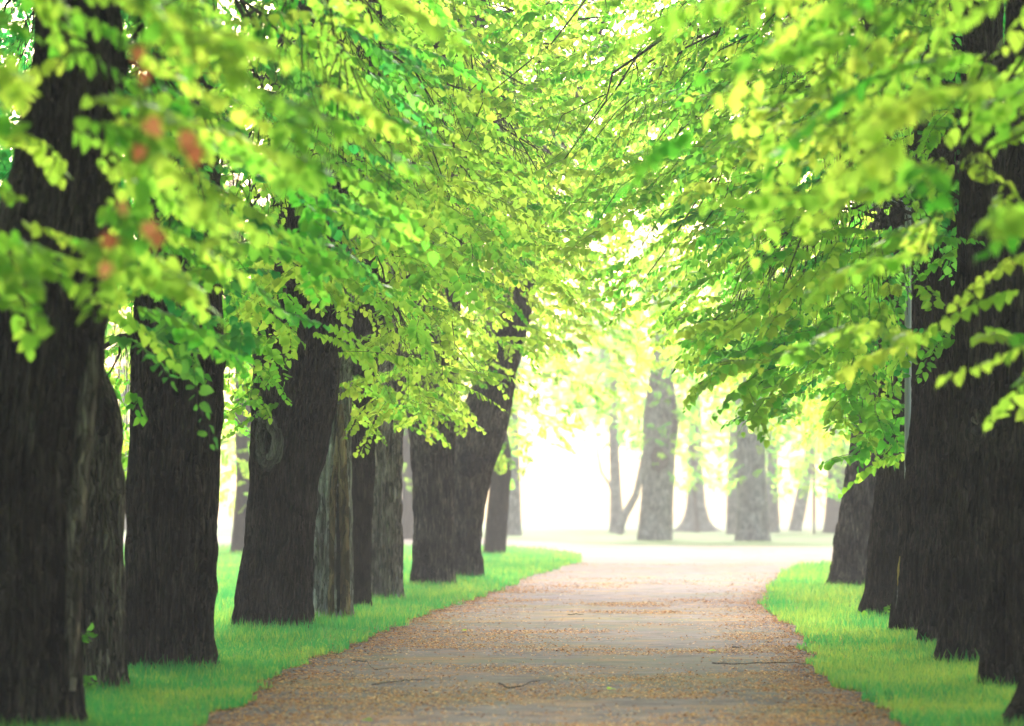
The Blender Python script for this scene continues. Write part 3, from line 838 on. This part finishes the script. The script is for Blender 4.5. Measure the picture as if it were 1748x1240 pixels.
def grow(code, t):
    tw = Bag()
    spr = t.spr
    if spr:
        P = np.array([s[0] for s in spr])
        k = max(1, min(45, len(spr) // 7))
        seeds = P[rng.choice(len(P), k, replace=False)]
        for _ in range(3):
            lab = ((P[:, None] - seeds[None]) ** 2).sum(-1).argmin(1)
            seeds = np.array([P[lab == i].mean(0) if (lab == i).any() else seeds[i] for i in range(k)])
        for i in range(k):
            idx = np.where(lab == i)[0]
            if not len(idx):
                continue
            c = seeds[i]
            hd = math.hypot(c[0] - np.interp(c[2], t.zs, t.cx), c[1] - t.d)
            za = float(np.clip(c[2] + 0.25 * hd + 0.5, 2.0, t.top - 0.4))
            a, ra = axis(t, za)
            bdir = norm(np.array([c[0] - a[0], c[1] - a[1], 0.0]))
            a = a + bdir * ra * 0.6
            ctrl = a + bdir * hd * 0.45 + np.array([0, 0, 0.45 + 0.22 * hd]) + rng.normal(0, 0.12, 3)
            tip = c + bdir * 0.35 + np.array([0, 0, 0.12])
            B = bezier(a, ctrl, tip, 14) + np.r_[np.zeros((1, 3)), rng.normal(0, 0.03 + 0.012 * hd, (12, 3)), np.zeros((1, 3))]
            R = np.linspace(0.009 + 0.007 * min(hd, 4), 0.003, 14) * rng.uniform(0.7, 1.2)
            limb(t, "branch", B, R, 6)
            for q in idx:
                p, L, size, det, tint, mat = spr[q]
                j = int(np.clip(((B[3:] - p) ** 2).sum(1).argmin() + 3 - 3, 2, 13))
                b0 = B[j]
                out = norm(np.array([p[0] - b0[0], p[1] - b0[1], 0.0]) + 0.5 * bdir + rng.normal(0, 0.45, 3) * [1, 1, 0.3])
                dirn = norm(out + np.array([0, 0, rng.uniform(-0.35, 0.15)]))
                s0 = p - dirn * L * 0.5
                if det >= 2 and np.linalg.norm(b0 - s0) < 1.3:
                    mid = (b0 + s0) / 2 + np.array([0, 0, 0.12]) + rng.normal(0, 0.16, 3)
                    tw.add(*tube(bezier(b0, mid, s0, 4), np.linspace(0.004, 0.002, 4) * size / 0.085, 3))
                lv = t.leaves.setdefault(det if mat is None else (det, mat.name), Leaves())
                spray(lv, tw if det >= 2 else None, s0, dirn, L * (size / 0.085) ** 0.5, size, tint, 1.0, rng.uniform(0.1, 0.5))
    # rising limbs that carry the high crown
    nl = 3 if t.detail else 2
    for i in range(nl):
        a, ra = axis(t, t.top - 0.5)
        ang = 2 * np.pi * (i + rng.uniform(0, 0.6)) / nl
        o = np.array([math.cos(ang), math.sin(ang), 0])
        r0 = ra * 0.55
        B = bezier(a + o * ra * 0.3, a + o * 0.5 + [0, 0, 1.3], a + o * 1.7 + [0, 0, 4.6], 9)
        limb(t, "branch", B, np.linspace(r0, 0.03, 9), 7, t.bark)
    if tw.n:
        tag(link("twigs", tw.mesh("twigs", M_TWIG), t.root), kind="stuff").location = -t.base
    # leaves
    for key, L in t.leaves.items():
        det, mat = (key, t.mat) if not isinstance(key, tuple) else (key[0], bpy.data.materials[key[1]])
        arr = L.arrays()
        P, A, S, T = arr
        if det == 3:
            px, py = pix(P)
            vis = (px > -20) & (px < 1768) & (py > -20) & (py < 1240)
            score = np.where(vis, S / P[:, 1], 0) * (0.8 + 0.4 * rng.random(len(P)))
            best = np.argsort(-score)[:LEAF_PARTS - t.parts]
            best = best[score[best] > 0]
            t.parts += len(best)
            for q in best:
                m = leaf_mesh(3, int(rng.integers(0, 4)), int(T[q] * TINTS), mat)
                o = bpy.data.objects.new("leaf", m)
                COL.objects.link(o)
                o.parent = t.root
                M = np.eye(4); M[:3, :3] = A[q] * S[q]; M[:3, 3] = P[q] - t.base
                o.matrix_basis = Matrix(M.tolist())
            rest = np.ones(len(P), bool); rest[best] = False
            P, A, S, T = P[rest], A[rest], S[rest], T[rest]
        if len(P):
            nm = "foliage" if det > 1 or t.d > 60 else "crown"
            tag(link(nm, bake_leaves(nm, P, A, S, T, 2 if det == 3 and t.d > 33 else det, mat, t.base), t.root), kind="stuff")


LEAF_PARTS = 290
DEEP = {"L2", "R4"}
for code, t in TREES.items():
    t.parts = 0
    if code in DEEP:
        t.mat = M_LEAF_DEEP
    if code[0] == "N":
        crown_top(t, 1500 if t.d > 2 and t.root.name[0] == "a" else 2200, 0.26, 3.0, 3.0 if t.root.name[0] == "a" else 1.6, 10.5)
    elif t.d < 60:
        crown_top(t, 1500, 0.24, 2.7, 4.2, 10.5)
    else:
        crown_top(t, 450, 0.34, 3.2, 4.5, 12.0)

# special low shoots (part of their trees)
def shoot(t, px, py, d, dirn, length, size, tint, det=3, mat=None, n=1, droop=0.5):
    for _ in range(n):
        lv = t.leaves.setdefault(det if mat is None else (det, mat.name), Leaves())
        b = Bag()
        spray(lv, b, at(px, py, d), norm(np.array(dirn, float) + rng.normal(0, 0.15, 3)), length, size, tint, 0.9, droop)
        o = link("sprout", b.mesh("sprout", M_TWIG), t.root); o.location = -t.base


L2, L3, L5, R1, R2 = (TREES[c] for c in ("L2", "L3", "L5", "R1", "R2"))
shoot(L2, 130, 1092, rd(21.9), (0.7, -0.5, 0.5), 0.12, 0.07, 0.8, n=3, droop=0.1)
shoot(L2, 138, 1185, rd(21.8), (0.3, -0.4, 0.8), 0.16, 0.07, 0.6, n=4, droop=0.1)
shoot(L3, 232, 668, rd(24.3), (0.2, -0.3, -0.9), 0.14, 0.085, 0.35, n=2, droop=0.3)
shoot(R2, 1476, 1052, rd(36.3), (-0.6, -0.5, 0.5), 0.14, 0.06, 0.4, n=4, droop=0.2)
shoot(R2, 1510, 1052, rd(36.2), (0.2, -0.5, 0.8), 0.16, 0.06, 0.4, n=2, droop=0.2)
# withered leaves hanging at the upper left
L0 = TREES["L0"]
for px, py in ((235, 80), (245, 120), (252, 205), (240, 250), (325, 225), (330, 250), (212, 345), (255, 380), (268, 395), (190, 400), (185, 450)):
    d = 9.6
    for _j in range(0):
        lv = L0.leaves.setdefault((3, M_LEAF_RED.name), Leaves())
        lv.add(at(px + rng.normal(0, 9), py + rng.normal(0, 14), d + rng.normal(0, 0.05))[None], np.array([[rng.normal(0, 0.4), -0.2, -1.0]]), np.array([[rng.normal(0, 0.5), -1, 0.3]]), np.array([rng.uniform(0.035, 0.055)]), np.array([rng.random()]))
    lv = L0.leaves.setdefault((3, M_LEAF_RED.name), Leaves())
    p = at(px, py, d)[None]
    lv.add(p, np.array([[rng.normal(0, 0.3), -0.2, -1.0]]), np.array([[rng.normal(0, 0.4), -1, 0.3]]), np.array([rng.uniform(0.036, 0.052)]), np.array([rng.random()]))
limb(L0, "branch", np.array([at(238, -80, 9.65), at(236, 60, 9.65), at(243, 180, 9.65), at(222, 330, 9.65), at(186, 450, 9.65)]), np.linspace(0.006, 0.002, 5), 5, M_TWIG)
limb(L0, "branch", np.array([at(340, -60, 10.0), at(320, 40, 10.0), at(330, 140, 10.2), at(326, 250, 10.5)]), np.linspace(0.006, 0.002, 4), 5, M_TWIG)

for code, t in TREES.items():
    grow(code, t)

# bare drooping limbs seen in the gaps
limb(L3, "branch", np.array([at(240, 574, rd(25)), at(205, 575, rd(24.8)), at(170, 598, rd(24.6)), at(140, 640, rd(24.5))]), np.array([0.028, 0.022, 0.015, 0.006]), 7)
limb(L3, "branch", np.array([at(206, 576, rd(24.8)), at(204, 605, rd(24.8)), at(188, 636, rd(24.8)), at(176, 646, rd(24.8))]), np.array([0.014, 0.010, 0.007, 0.003]), 6)
C2, C1 = TREES["C2"], TREES["C1"]
limb(C2, "branch", np.array([at(1146, 560, rd(112)), at(1160, 600, rd(112)), at(1158, 655, rd(112)), at(1182, 670, rd(112)), at(1196, 722, rd(112))]), np.array([0.07, 0.06, 0.05, 0.04, 0.02]), 7)
limb(C1, "branch", np.array([at(1054, 912, rd(131.5)), at(1066, 880, rd(131.5)), at(1086, 845, rd(131.5)), at(1098, 780, rd(131.5))]), np.array([0.24, 0.2, 0.17, 0.12]), 8, M_BARK_PALE)
limb(C1, "branch", np.array([at(1048, 850, rd(131.5)), at(1040, 826, rd(131.5)), at(1026, 806, rd(131.5)), at(1018, 760, rd(131.5))]), np.array([0.09, 0.07, 0.06, 0.04]), 8, M_BARK_PALE)
C3 = TREES["C3"]
limb(C3, "trunk", np.array([at(1190, 912, rd(141)), at(1188, 870, rd(141)), at(1184, 820, rd(141)), at(1182, 700, rd(141))]), np.array([0.14, 0.12, 0.11, 0.09]), 8, M_BARK_BROWN)

# ------------------------------------------------------------------ knots, hollows and scars
def knot(t, px, py, rx, ry, side=0.0, depth=0.05, name="knot", mat=None, hollow=True):
    """An oval ring of overgrown bark with a sunken middle, facing the camera turned by `side` radians."""
    k = t.d / F_PX
    z = CAM_H - (py - Y_HOR) * k
    c, r = axis(t, z)
    ang = -np.pi / 2 + side
    nrm = np.array([math.cos(ang), math.sin(ang), 0])
    tang = np.array([-math.sin(ang), math.cos(ang), 0])
    o = c + nrm * r * 1.09
    nu, nv = 36, 12
    u = np.linspace(0, 2 * np.pi, nu, endpoint=False); v = np.linspace(0, 1, nv)
    V = []
    for b in v:
        if hollow:
            hgt = depth * (np.sin(min(1, (1 - b) * 1.6) * np.pi) * 1.0 - (0.35 if b < 0.45 else 0.0) * (1 - b / 0.45) - 0.25 * (b > 0.9))
        else:
            hgt = depth * math.cos(b * np.pi / 2) - 0.01
        wob = 1 + 0.10 * np.sin(3 * u + b * 2) + 0.05 * np.sin(7 * u)
        for a, w in zip(u, wob):
            V.append(o + tang * (math.cos(a) * rx * k * max(b, 0.01) * w) + np.array([0, 0, 1.0]) * math.sin(a) * ry * k * max(b, 0.01) * w
                     + nrm * (hgt - (math.cos(a) * rx * k * b) ** 2 / (2 * r)))
    V = np.array(V)
    V += nrm * ((noise3(V * 40, 5) - 0.5) * 0.012)[:, None]
    i, j = np.meshgrid(np.arange(nv - 1), np.arange(nu), indexing='ij')
    F = np.stack([i * nu + j, i * nu + (j + 1) % nu, (i + 1) * nu + (j + 1) % nu, (i + 1) * nu + j], -1).reshape(-1, 4)
    return link(name, new_mesh(name, V - t.base, F, mat or M_BARK_BROWN, smooth=True), t.root)


L4 = TREES["L4"]
kn = knot(L4, 456, 756, 24, 50, -0.5, 0.10, mat=M_BARK_GREY)
h = knot(L4, 458, 752, 8, 30, -0.5, 0.035, "hollow", M_HOLLOW, hollow=False)
knot(L2, 186, 715, 14, 34, 0.7, 0.05, mat=M_BARK)
knot(TREES["R5"], 1668, 706, 17, 20, 0.0, 0.035, "branch_scar", M_BARK_BROWN, hollow=False)
knot(TREES["R5"], 1668, 720, 30, 42, 0.0, 0.04, "knot", M_BARK)
knot(C2, 1124, 785, 16, 22, 0.0, 0.10)
knot(C2, 1152, 718, 10, 30, 0.9, 0.12, "burl", M_BARK_BROWN, hollow=False)
knot(TREES["L9"], 800, 790, 24, 26, 0.0, 0.07, "burl", M_BARK, hollow=False)
knot(TREES["L8"], 728, 985, 16, 18, -0.3, 0.06, "burl", M_BARK, hollow=False)
knot(R1, 1428, 925, 8, 16, -1.2, 0.06, "burl", M_BARK, hollow=False)
knot(L2, 136, 1100, 26, 22, -0.2, 0.09, "burl", M_HOLLOW, hollow=False)

# bare wood of the hollow trunk: two smooth stems beside a dark split
def strip(t, pts, rad, name, mat, n=10):
    P = np.array([at(x, y, d) for x, y, d in pts])
    Pd = np.array([bezier(P[0], P[len(P) // 2], P[-1], 24)])[0] if len(P) == 3 else P
    q = np.interp(np.linspace(0, 1, 40), np.linspace(0, 1, len(P)), np.arange(len(P)))
    i0 = np.clip(q.astype(int), 0, len(P) - 2); f = (q - i0)[:, None]
    Pd = P[i0] * (1 - f) + P[i0 + 1] * f
    R = np.interp(np.linspace(0, 1, 40), np.linspace(0, 1, len(rad)), rad)
    R = R * (1 + 0.12 * (noise3(Pd * 9, 8) - 0.5))
    V, F = tube(Pd, R, n)
    V += ((noise3(V * 30, 6) - 0.5) * 0.01)[:, None]
    return link(name, new_mesh(name, V - t.base, F, mat, smooth=True), t.root)


dd = L5.d - 0.20
strip(L5, [(590, 1062, dd), (589, 980, dd), (587, 860, dd), (583, 760, dd), (580, 690, dd)], [0.055, 0.050, 0.050, 0.05, 0.03], "bare_wood", M_BARE)
strip(L5, [(566, 1062, dd), (565, 960, dd), (569, 840, dd), (577, 740, dd)], [0.05, 0.045, 0.035, 0.02], "bare_wood", M_BARE)
strip(L5, [(577, 1060, dd + 0.0), (577, 960, dd + 0.0), (578, 830, dd + 0.0)], [0.025, 0.032, 0.012], "hollow", M_HOLLOW)
d9 = TREES["L9"].d - 0.18
strip(TREES["L9"], [(785, 985, d9), (792, 900, d9), (806, 830, d9), (828, 760, d9 - 0.03), (842, 700, d9 - 0.06)], [0.03, 0.05, 0.045, 0.03, 0.02], "bark_ridge", M_BARK_GREY)
d1 = TREES["L1"].d - 0.22
strip(TREES["L1"], [(120, 1180, d1 + 0.05), (128, 900, d1 + 0.04), (146, 700, d1 + 0.03), (168, 560, d1 + 0.06), (176, 460, d1 + 0.06)], [0.03, 0.045, 0.05, 0.04, 0.03], "bark_ridge", M_BARK_BROWN)
R3 = TREES["R3"]
dR3 = R3.d - 0.285
strip(R3, [(1532, 1000, dR3), (1533, 975, dR3 - 0.01), (1536, 950, dR3)], [0.004, 0.011, 0.004], "splinter", M_SPLINTER, 6)
strip(R3, [(1529, 1040, dR3), (1531, 1020, dR3), (1532, 1000, dR3)], [0.003, 0.006, 0.003], "splinter", M_BARK_PALE, 6)
for x, y in ((1434, 1003), (1446, 1004), (1470, 1003)):
    c = at(x, y, R1.d - 0.33)
    a = np.linspace(0, 2 * np.pi, 14, endpoint=False); b = np.linspace(0, np.pi / 2, 6)
    V = np.array([[c[0] + 0.09 * math.cos(p) * math.cos(q), c[1] + 0.09 * math.sin(p) * math.cos(q), 0.10 * math.sin(q)] for q in b for p in a])
    V += (noise3(V * 22, 4)[:, None] - 0.5) * 0.05
    i, j = np.meshgrid(np.arange(5), np.arange(14), indexing='ij')
    F = np.stack([i * 14 + j, i * 14 + (j + 1) % 14, (i + 1) * 14 + (j + 1) % 14, (i + 1) * 14 + j], -1).reshape(-1, 4)
    link("mossy_root", new_mesh("mossy_root", V - R1.base, F, M_MOSS, smooth=True), R1.root)

# ------------------------------------------------------------------ street lamp in the right row
ld = R3.d + 0.9
lp = bpy.data.objects.new("street_lamp", None); COL.objects.link(lp)
lx = at(1550, 858, ld)[0]
lp.location = (lx, ld, 0)
tag(lp, "slim grey street lamp with its head among the leaves of the right row", "street lamp")
k = ld / F_PX
top = CAM_H + (Y_HOR - 352) * k
V, F = tube(np.array([[0, 0, 0.0], [0, 0, 0.9], [0, 0, 0.95], [0, 0, top]]), np.array([0.045, 0.045, 0.033, 0.030]), 14)
link("pole", new_mesh("pole", V, F, M_STEEL, smooth=True), lp)
V, F = tube(np.array([[0, 0, top - 0.02], [-0.03, 0, top + 0.03], [-0.12, -0.02, top + 0.05], [-0.2, -0.03, top + 0.04]]), np.full(4, 0.016), 10)
link("arm", new_mesh("arm", V, F, M_STEEL, smooth=True), lp)
bm = bmesh.new()
bmesh.ops.create_cube(bm, size=1.0)
for v in bm.verts:
    taper = 0.7 if v.co.z > 0 else 1.0
    v.co.x *= 0.19 * taper; v.co.y *= 0.13 * taper; v.co.z *= 0.075
bmesh.ops.bevel(bm, geom=bm.edges[:], offset=0.012, segments=2, affect='EDGES')
bmesh.ops.translate(bm, verts=bm.verts, vec=(-0.25, -0.03, top + 0.03))
me = bpy.data.meshes.new("lamp_head"); bm.to_mesh(me); bm.free(); me.materials.append(M_STEEL)
link("lamp_head", me, lp)

# ------------------------------------------------------------------ grass
trunk_xy = [(t.base[0], t.d, t.rr[0]) for t in TREES.values()]


def grass():
    n = 420000
    # more blades where they stand large in the picture; the lawn's far parts are left to its own texture
    d = 15.5 * np.exp(rng.uniform(0, 1, n) ** 1.15 * math.log(120 / 15.5))
    px = rng.uniform(-60, 1810, n)
    X = (px - X_MID) * d / F_PX
    ok = ~in_path(X, d)
    for tx, ty, tr in trunk_xy:
        ok &= (X - tx) ** 2 + (d - ty) ** 2 > (tr * 0.95) ** 2
    X, d = X[ok], d[ok]
    n = len(X)
    q = np.c_[X, d, np.zeros(n)]
    clump = noise3(q * 3.0, 21)
    keep = rng.random(n) < 0.45 + 0.9 * clump
    X, d, q, clump = X[keep], d[keep], q[keep], clump[keep]
    n = len(X)
    far = np.clip((d - 15) / 60, 0, 1)
    tall = noise3(q * 0.9, 31)
    h = rng.uniform(0.035, 0.085, n) * (0.6 + 0.8 * tall) * (1 + 0.6 * far)
    gap = np.min([np.hypot(X - tx, d - ty) - tr * 1.1 for tx, ty, tr in trunk_xy], axis=0)
    h = h * (1 + 0.55 * np.exp(-np.clip(gap, 0, None) / 0.10) * (0.4 + rng.random(n)))
    w = rng.uniform(0.002, 0.0045, n) * (1 + 3.5 * far)
    a = rng.uniform(0, 2 * np.pi, n)
    lean = rng.uniform(0.1, 0.9, n)[:, None] * np.stack([np.cos(a), np.sin(a), 0 * a], -1)
    side = np.stack([-np.sin(a), np.cos(a), 0 * a], -1)
    # blades turn their faces about
    b = a + rng.normal(0, 0.8, n)
    side = np.stack([-np.sin(b), np.cos(b), 0 * b], -1)
    base = np.c_[X, d, np.full(n, -0.004)]
    up = np.array([0, 0, 1.0])
    v0 = base - side * w[:, None]; v1 = base + side * w[:, None]
    m = base + (up * 0.6 + lean * 0.25) * h[:, None]
    v2, v3 = m + side * (w * 0.75)[:, None], m - side * (w * 0.75)[:, None]
    tip = base + (up * (1.0 - 0.25 * lean[:, :1] ** 2) + lean * 0.8) * h[:, None]
    V = np.stack([v0, v1, v2, v3, tip], 1).reshape(-1, 3)
    o = np.arange(n)[:, None] * 5
    Q = (o + [0, 1, 2, 3])[d < 34]; T3 = np.where((d < 34)[:, None], o + [3, 2, 4], o + [0, 1, 4])
    tint = np.clip(0.28 + 0.20 * (X > 1.0) + 0.75 * (noise3(q * [1.6, 0.8, 1], 41) - 0.45) + 0.5 * (noise3(q * 5, 43) - 0.5) + rng.normal(0, 0.24, n) + 0.6 * (rng.random(n) < 0.04), 0, 1)
    tag(link("grass", new_mesh("grass", V, [Q, T3], M_GRASS, np.r_[tint[d < 34], tint])), kind="stuff")


grass()

# small yellow flowers on the left verge
b = Bag()
for _ in range(70):
    px, py = rng.uniform(370, 700), rng.uniform(1050, 1150)
    x, y = on_ground(px, py)
    if in_path(np.array([x]), np.array([y]))[0] or any((x - tx) ** 2 + (y - ty) ** 2 < tr ** 2 for tx, ty, tr in trunk_xy):
        continue
    a = np.linspace(0, 2 * np.pi, 7)[:6] + rng.random()
    r = rng.uniform(0.006, 0.012); z = rng.uniform(0.06, 0.11)
    V = np.array([[x, y, z + 0.004]] + [[x + r * math.cos(t), y + r * math.sin(t), z + r * 0.4] for t in a])
    b.add(V, np.array([[0, i + 1, (i + 1) % 6 + 1] for i in range(6)]))
tag(link("wild_flowers", b.mesh("wild_flowers", M_PETAL, False)), "tiny yellow flowers dotted through the left grass verge", "flowers", kind="stuff")

# ------------------------------------------------------------------ litter on the path
def litter():
    n = 240000
    d = 15.5 * np.exp(rng.uniform(0, 1, n) ** 1.1 * math.log(82 / 15.5))
    xl, xr = edge_x(left_edge, d), edge_x(right_edge, d)
    u = rng.uniform(-0.12, 1.12, n)
    X = xl + u * (xr - xl)
    q = np.c_[X * 0.5, d * 0.33, np.zeros(n)]
    edge = np.minimum(np.abs(u), np.abs(1 - u)) * (xr - xl)
    band = noise3(q * 1.6, 61) * 0.6 + noise3(np.c_[X * 1.4, d * 1.0, 0 * d], 62) * 0.4
    yy = Y_HOR + F_PX * CAM_H / d
    strip_ = np.exp(-((yy - 1085) / 22) ** 2) * 0.6 + np.exp(-((yy - 1190) / 35) ** 2) * 0.55 + np.exp(-((yy - 1225) / 8) ** 2) * 0.3
    prob = np.clip((band - 0.50) * 3.6 + strip_ * (0.3 + 1.2 * noise3(q * 4.0, 66)), 0.012, 1) + 1.3 * np.exp(-edge / 0.30)
    prob *= 1 - 0.75 * np.clip((d - 40) / 25, 0, 1)
    prob *= np.where(noise3(np.c_[X * 3, d * 2, 0 * d], 63) > 0.35, 1, 0.35)
    ok = rng.random(n) < prob
    ok &= ~np.array([False])
    X, d = X[ok], d[ok]; n = len(X)
    far = np.clip((d - 15) / 50, 0, 1)
    L = rng.uniform(0.012, 0.042, n) * (1 + 0.7 * far); W = L * rng.uniform(0.25, 0.6, n)
    a = rng.uniform(0, 2 * np.pi, n)
    e = np.stack([np.cos(a), np.sin(a), 0 * a], -1); s = np.stack([-np.sin(a), np.cos(a), 0 * a], -1)
    c = np.c_[X, d, np.full(n, 0.009)]
    up = np.array([0, 0, 1.0])
    cu = rng.uniform(0.0, 0.2, n)[:, None] * L[:, None]; cv = rng.uniform(0.0, 0.22, n)[:, None] * L[:, None]
    V = np.stack([c - e * L[:, None] / 2 + up * cu, c - s * W[:, None] / 2, c + e * L[:, None] / 2 + up * cv, c + s * W[:, None] / 2], 1).reshape(-1, 3)
    F = np.arange(n)[:, None] * 4 + np.array([0, 1, 2, 3])
    F = np.concatenate([F[:, [0, 1, 3]], F[:, [1, 2, 3]]])
    tint = np.clip(rng.beta(2.2, 1.8, n) - 0.35 * np.exp(-edge[ok] / 0.25), 0, 1)
    tag(link("leaf_litter", new_mesh("leaf_litter", V, F, M_LITTER, np.r_[tint, tint])), kind="stuff")


litter()

# fallen twigs and green leaves on the path
def twig(pts, r, label):
    P = np.array([[*on_ground(x, y), r * 1.2 + 0.004] for x, y in pts])
    q = np.linspace(0, len(P) - 1, 18); i0 = np.clip(q.astype(int), 0, len(P) - 2); f = (q - i0)[:, None]
    P = P[i0] * (1 - f) + P[i0 + 1] * f
    base = P[9].copy()
    P[:, 2] += np.abs(rng.normal(0, 0.004, 18)); P[:, 1] += rng.normal(0, 0.01, 18)
    V, F = tube(P - base, np.linspace(r, r * 0.4, 18) * 0.45, 6)
    o = link("fallen_twig", new_mesh("fallen_twig", V, F, M_TWIG, smooth=True), None, base)
    tag(o, label, "twig", "twigs fallen on the path")


twig([(852, 1172), (868, 1180), (890, 1179), (905, 1170), (922, 1169)], 0.012, "wavy S-shaped brown twig lying in the middle of the path")
twig([(635, 1174), (665, 1169), (700, 1167), (732, 1164)], 0.010, "long nearly straight twig on the left half of the path, pointing at the wavy twig")
twig([(600, 1131), (625, 1134), (640, 1149), (682, 1143)], 0.009, "crooked dark twig at the left edge of the path below the hollow trunk")
twig([(970, 1053), (985, 1052), (996, 1053)], 0.012, "short dark twig far up the path, on the bare pale stretch")
twig([(1216, 1137), (1270, 1139), (1320, 1136), (1375, 1138)], 0.012, "longest twig, lying across the right side of the path against the grass")
twig([(1250, 1109), (1258, 1110), (1268, 1109)], 0.012, "stubby black piece of twig right of the middle of the path")


def fallen(px, py, size, label, ang):
    x, y = on_ground(px, py)
    o = link("fallen_leaf", leaf_mesh(3, 3, 4, M_LEAF), None, (x, y, 0.03))
    o.scale = (size,) * 3; o.rotation_euler = (0.35, 0.25, ang)
    tag(o, label, "leaf", "green leaves fallen on the path")


fallen(1047, 1184, 0.06, "yellow green leaf on the path right of the wavy twig", 0.6)
fallen(795, 1081, 0.05, "small green leaf lying far up the left half of the path", 2.2)
fallen(620, 1238, 0.06, "yellow green leaf on the left side of the path at the very bottom", 4.0)
fallen(1222, 1117, 0.05, "small green leaf lying beside the stubby black piece of twig", 1.2)
